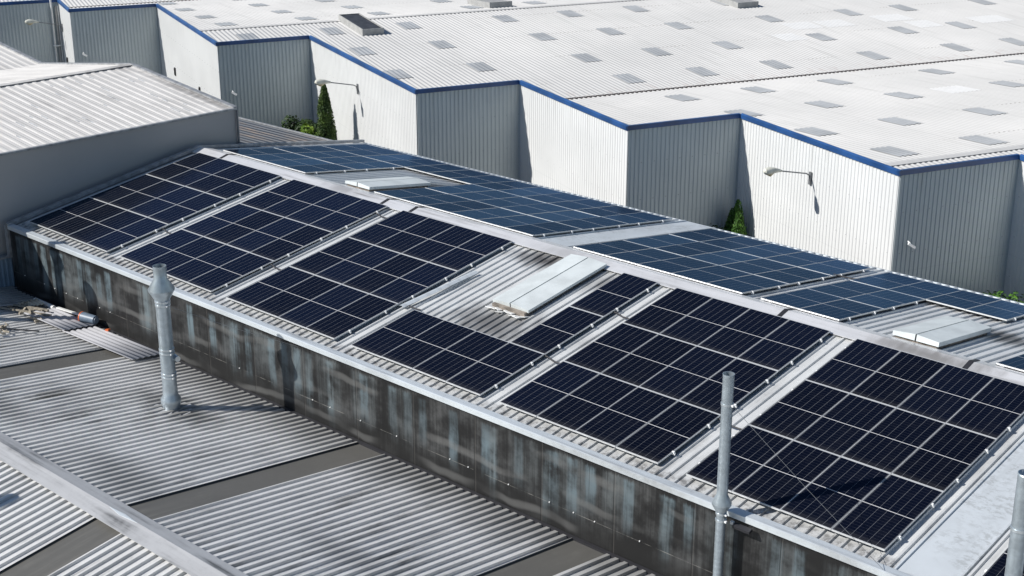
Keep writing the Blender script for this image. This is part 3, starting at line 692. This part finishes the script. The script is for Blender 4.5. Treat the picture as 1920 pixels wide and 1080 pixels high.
def roofz(s):
    for a, b, d in segs:
        if a <= s <= b: return (zv_+(s-a)*FT) if d > 0 else (zr_-(s-a)*FT), d
    return zr_, 1
for a, b, d in segs:
    mb = MB()
    for t0, t1, s in steps:
        e = min(b, s-.05)
        if e <= a+.05: continue
        A_ = Vector((1, 0, d*FT)).normalized(); N_ = Vector((-d*FT, 0, 1)).normalized()
        z0 = zv_ if d > 0 else zr_
        corr(mb, (a, 0, z0), A_, (e-a)/A_.x, BY, t0+(.0), t1, N_, CP, CS, 0, True)
    o = mb.build('roof', 'far_roof', far, split=False)
for s in (-72.3, sr, sv+19.55):
    t0 = min(q[0] for q in steps if q[2] > s)
    mb = MB(); mb.prism([(-.22, -.005), (0, .03), (.22, -.005), (.22, -.02), (0, .012), (-.22, -.02)], (s, t0+.05, zr_+.045), (s, 95, zr_+.045), (1, 0, 0), (0, 0, 1)); mb.build('ridge_cap', 'far_roof', far)
for s in (-52.7, sv, sv+39.1):
    t0 = min(q[0] for q in steps if q[2] > s)
    mb = MB(); mb.box(s-.16, s+.16, t0+.05, 95, zv_-.02, zv_+.034); mb.build('valley_gutter', 'valley', far)
# rooflights: same corrugation, a hair proud of the roof
cols = [6.02, 10.95, 15.25, 21.25, 25.60, 30.0, 36.45, 42.0, 46.35, 52.5, 57.0]
rows = [-51.2, -46.0, -40.5, -35.55, -30.75, -25.75, -20.6, -16.0, -10.95, -5.85, -.70, 4.15, 10.9, 15.9]
def patch(s, t, ls, lt, mat, name, up_=.022):
    z, d = roofz(s); A_ = Vector((1, 0, d*FT)).normalized(); N_ = Vector((-d*FT, 0, 1)).normalized()
    t0 = math.floor((t-lt/2)/CP)*CP+CP*.75; t1 = t0+round(lt/CP)*CP
    mb = MB(); corr(mb, Vector((s, 0, z))-A_*(ls/2)+N_*up_, A_, ls, BY, t0, t1, N_, CP, CS, 0, True)
    mb.build(name, mat, far, split=False)
nsky = 0
for s in rows:
    for t in cols:
        lim = [q[2] for q in steps if q[0] <= t-.6 < q[1]][0]; lim2 = [q[2] for q in steps if q[0] <= t-.45 < q[1]][0]
        if s+1.0 > min(lim, lim2) : continue
        if s < -41 and t > 22: continue
        if s < -36 and t > 23: continue
        if s > 5 and t > 31: continue
        if s > -12 and t > 43: continue
        if nsky >= 96: continue
        patch(s+random.uniform(-.05, .05), t, 1.75, .95, 'skylight', 'rooflight'); nsky += 1
for s, t, lt in ((-23.5, 36.9, 2.1), (-23.4, 39.2, 1.9), (-23.6, 43.6, 2.2), (-21.4, 49.0, 2.4), (-21.6, 44.3, 1.8), (-21.2, 34.3, 1.4), (-6.0, 33.0, 1.8)):
    patch(s, t+.2, 1.7, lt, 'newsheet', 'replaced_sheet', .006)

def to_world(s, t, z): return Vector((s*math.cos(TH_)-t*math.sin(TH_), s*math.sin(TH_)+t*math.cos(TH_), z))
# roof vents on the far roof
for s, t, ls, lt, lab in ((-31.2, 12.75, 4.1, 1.25, 'dark-topped box vent on the white factory roof, the nearest one'), (-35.9, 22.75, 3.4, 1.5, 'grey box vent on the white factory roof at the top edge, middle'), (-30.6, 37.0, 3.4, 1.5, 'box vent at the top edge of the white factory roof, right of the others')):
    z, d = roofz(s); o = empty('roof_vent', to_world(s, t, z), TH_); tag(o, lab, 'roof vent', 'box vents on the white factory roof')
    o.rotation_euler = (0, math.atan(-d*FT), TH_)
    h = .36
    mb = MB(); W_ = .05
    mb.box(-ls/2, ls/2, -lt/2, -lt/2+W_, -.05, h); mb.box(-ls/2, ls/2, lt/2-W_, lt/2, -.05, h); mb.box(-ls/2, -ls/2+W_, -lt/2+W_, lt/2-W_, -.05, h); mb.box(ls/2-W_, ls/2, -lt/2+W_, lt/2-W_, -.05, h); mb.build('casing', 'vent_side', o)
    mb = MB(); mb.box(-ls/2+W_+.002, ls/2-W_-.002, -lt/2+W_+.002, lt/2-W_-.002, h-.12, h-.04); mb.build('grille', 'vent_top' if 'dark' in lab else 'vent_side', o)

# lamps on brackets out from the white walls
def wall_lamp(label, mx, mt, z, L=2.0):
    o = empty('wall_lamp', to_world(mx, mt, z), TH_); tag(o, label, 'lamp', 'lamps on long arms from the white walls')
    mb = MB(); mb.box(-.06, .06, -.06, 0, -.40, .10); mb.build('bracket', 'lamparm', o)
    mb = MB(); mb.tube([(0, -.05, -.25), (0, -.08, -.02), (0, -.22, .06), (0, -L+.55, .30)], .028, 8); mb.build('arm', 'lamparm', o)
    mb = MB(); y0 = -L+.62
    mb.tube([(0, y0, .29), (0, y0-.15, .325), (0, y0-.35, .35), (0, y0-.58, .36), (0, y0-.75, .35), (0, y0-.82, .34)], [.04, .075, .115, .15, .12, .03], 14); h_ = mb.build('head', 'lampwhite', o)
    mb = MB(); mb.tube([(0, y0-.36, .27), (0, y0-.52, .235), (0, y0-.70, .27)], [.05, .11, .05], 12); mb.build('lens', 'lampglass', o)
wall_lamp('arm lamp in front of the nearest white wall at right', 1.80, 19.44, -1.88)
wall_lamp('arm lamp just above the tall cypress', -21.15, 9.04, -1.80)
wall_lamp('arm lamp at the top left corner beside the white pipes', -47.5, -1.19, -2.0)
# small cameras at the outer corners
for s, t, z, lab in ((6.98, 20.0, -3.28, 'small white camera on the shaded wall below the nearest blue corner'), (-28.80, 4.65, -3.22, 'small white camera on the shaded wall above the lean-to'), (-43.85, -.62, -3.25, 'small white camera on the shaded wall near the top left')):
    o = empty('security_camera', to_world(s, t, z), TH_); tag(o, lab, 'camera', 'small cameras at the factory corners')
    mb = MB(); mb.tube([(0, 0, .12), (.10, 0, .10), (.14, 0, .06)], .025, 8); mb.build('bracket', 'white', o)
    mb = MB(); mb.obox((.17, .05, .0), (.4, .75, -.5), (1, -.5, 0), (0, .5, .8), .15, .045, .04); mb.build('body', 'white', o)
for s, t, z, lab in ((-39.85, 4.0, -3.97, 'small dark vent opening in the white wall above the grey hall, the left one'), (-33.6, 4.0, -3.97, 'small dark vent opening in the white wall above the grey hall, the right one'), (-46.7, -1.19, -4.1, 'small dark vent opening in the narrow white wall at top left')):
    mb = MB(); mb.box(-.11, .11, -.05, -.01, -.24, .24); mb.box(-.07, .07, -.075, -.05, -.19, .19); o = mb.build('vent_opening', 'dark_hole'); o.location = to_world(s, t, z); o.rotation_euler = (0, 0, TH_); tag(o, lab, 'vent', 'small openings in the white walls')
# pipes in the far left corner
for i, (dt, r, m) in enumerate(((-.42, .06, 'white'), (-.18, .07, 'vent_side'), (-.04, .05, 'white'))):
    mb = MB(); mb.tube([(0, 0, -9+.5), (0, 0, -.9+.5*(i == 0))], r, 10); o = mb.build('downpipe', m); o.location = to_world(-48.30, -1.22+dt, 0); o.rotation_euler = (0, 0, TH_)
    tag(o, ['white downpipe at the top left corner, farthest from the white wall', 'grey downpipe between two white ones at the top left', 'white downpipe tight in the corner at top left'][i], 'pipe', 'pipes in the top left corner')
mb = MB(); mb.tube([(0, -.50, -3.35), (.12, -.25, -3.35), (.0, .02, -3.35)], .05, 8); o = mb.build('pipe_bracket', 'white'); o.location = to_world(-48.25, -1.25, 0); o.rotation_euler = (0, 0, TH_); tag(o, 'pale bracket that joins the downpipes at the top left', 'bracket')

# ================================================================== TREES AND BUSHES
def crown(mb, pts_fn, n, size, dr=None):
    for i in range(n):
        c, out, s = pts_fn(); s *= size
        n_ = (out+Vector((random.gauss(0, .5), random.gauss(0, .5), random.gauss(0, .5)))).normalized()
        u = n_.orthogonal().normalized(); a = random.uniform(0, 6.28); u = (u*math.cos(a)+n_.cross(u)*math.sin(a)); v = n_.cross(u)
        mb.add([c-u*s*.5, c+v*s*.35-u*s*.1, c+u*s*.6, c-v*s*.35], [(0, 1, 2, 3)])
def conifer(name, label, x, y, z0, z1, r0, n, size, mat, pw=.72, group=None, cat='tree'):
    o = empty(name, (x, y, z0)); H = z1-z0; tag(o, label, cat, group)
    mb = MB(); mb.tube([(0, 0, 0), (0, 0, H*.5), (.02, 0, H*.95)], [.12, .08, .02], 8); mb.build('trunk', 'bark', o)
    for i in range(14):
        a = random.uniform(0, 6.28); h = H*random.uniform(.08, .8); rr = r0*(1-h/H)*.8
        mb2 = MB(); mb2.tube([(0, 0, h), (math.cos(a)*rr, math.sin(a)*rr, h+rr*.6)], [.03, .008], 5)
        if i < 4: mb2.build('limb', 'bark', o)
    lumps = [(random.uniform(0, 6.28), random.uniform(.02, .97), random.uniform(.75, 1.2)) for _ in range(170)]
    def pf():
        a, h, k = random.choice(lumps)
        a += random.gauss(0, .38); hh = min(1, max(.0, h+random.gauss(0, .03)))
        prof = (1-hh)**pw*(1-.10*math.exp(-hh*9)); r = r0*prof*k*random.uniform(.72, 1.03)+.05
        out = Vector((math.cos(a), math.sin(a), .35)); return Vector((math.cos(a)*r, math.sin(a)*r, hh*H)), out, random.uniform(.7, 1.2)
    mb = MB(); crown(mb, pf, n, size); mb.build('crown', mat, o)
def bush(name, label, x, y, z0, rx, ry, rz, n, size, mat, group=None):
    o = empty(name, (x, y, z0)); tag(o, label, 'bush', group)
    cl = [(Vector((random.uniform(-1, 1)*rx, random.uniform(-1, 1)*ry, random.uniform(.15, 1)*rz)), random.uniform(.25, .5)) for _ in range(26)]
    mb = MB()
    for c, r in cl[:9]: mb.tube([(0, 0, -1.0), c*.6, c], [.04, .025, .008], 5)
    mb.build('stems', 'bark', o)
    def pf():
        c, r = random.choice(cl); d = Vector((random.gauss(0, 1), random.gauss(0, 1), random.gauss(0, 1))).normalized()
        sc_ = 1-.45*max(0, abs(c.x)/rx-.4)
        return Vector((c.x, c.y, c.z*sc_))+d*r*random.uniform(.6, 1.05), d+Vector((0, 0, .5)), random.uniform(.6, 1.3)
    mb = MB(); crown(mb, pf, n, size); mb.build('foliage', mat, o)
random.seed(21)
def W(s, t): return to_world(s, t, 0)
p = W(-22.15, 7.6); conifer('cypress_tree', 'tall dark narrow cypress in front of the white wall', p.x, p.y, -9, -1.78, .80, 24000, .095, 'cypress', .60)
p = W(-2.66, 18.95); conifer('conifer_tree', 'left and shorter of the two small pointed conifers at the wall corner', p.x, p.y, -9, -4.40, .78, 8000, .10, 'conifer', group='pair of small conifers')
p = W(-2.15, 18.88); conifer('conifer_tree', 'right and taller of the two small pointed conifers at the wall corner', p.x, p.y, -9, -3.88, .80, 8500, .10, 'conifer', group='pair of small conifers')
p = W(-24.3, 7.1); bush('leafy_bush', 'bright yellow green leafy bush left of the cypress', p.x, p.y, -6.7, 1.2, .8, 2.15, 4200, .19, 'bush')
p = W(-26.6, 8.15); bush('dark_bush', 'dark rounded bush behind the bright bush', p.x, p.y, -6.8, 1.5, .7, 2.3, 8500, .17, 'darkbush')
p = W(8.2, 23.4); bush('yellow_bush', 'yellow green bush in the wall corner at the right edge', p.x, p.y, -6.9, 1.0, .8, 1.5, 2600, .15, 'conifer')
p = W(-2.9, 18.6); bush('small_bush', 'sparse dark twigs of a bush left of the two conifers', p.x, p.y, -6.6, .8, .5, 1.5, 500, .12, 'darkbush')
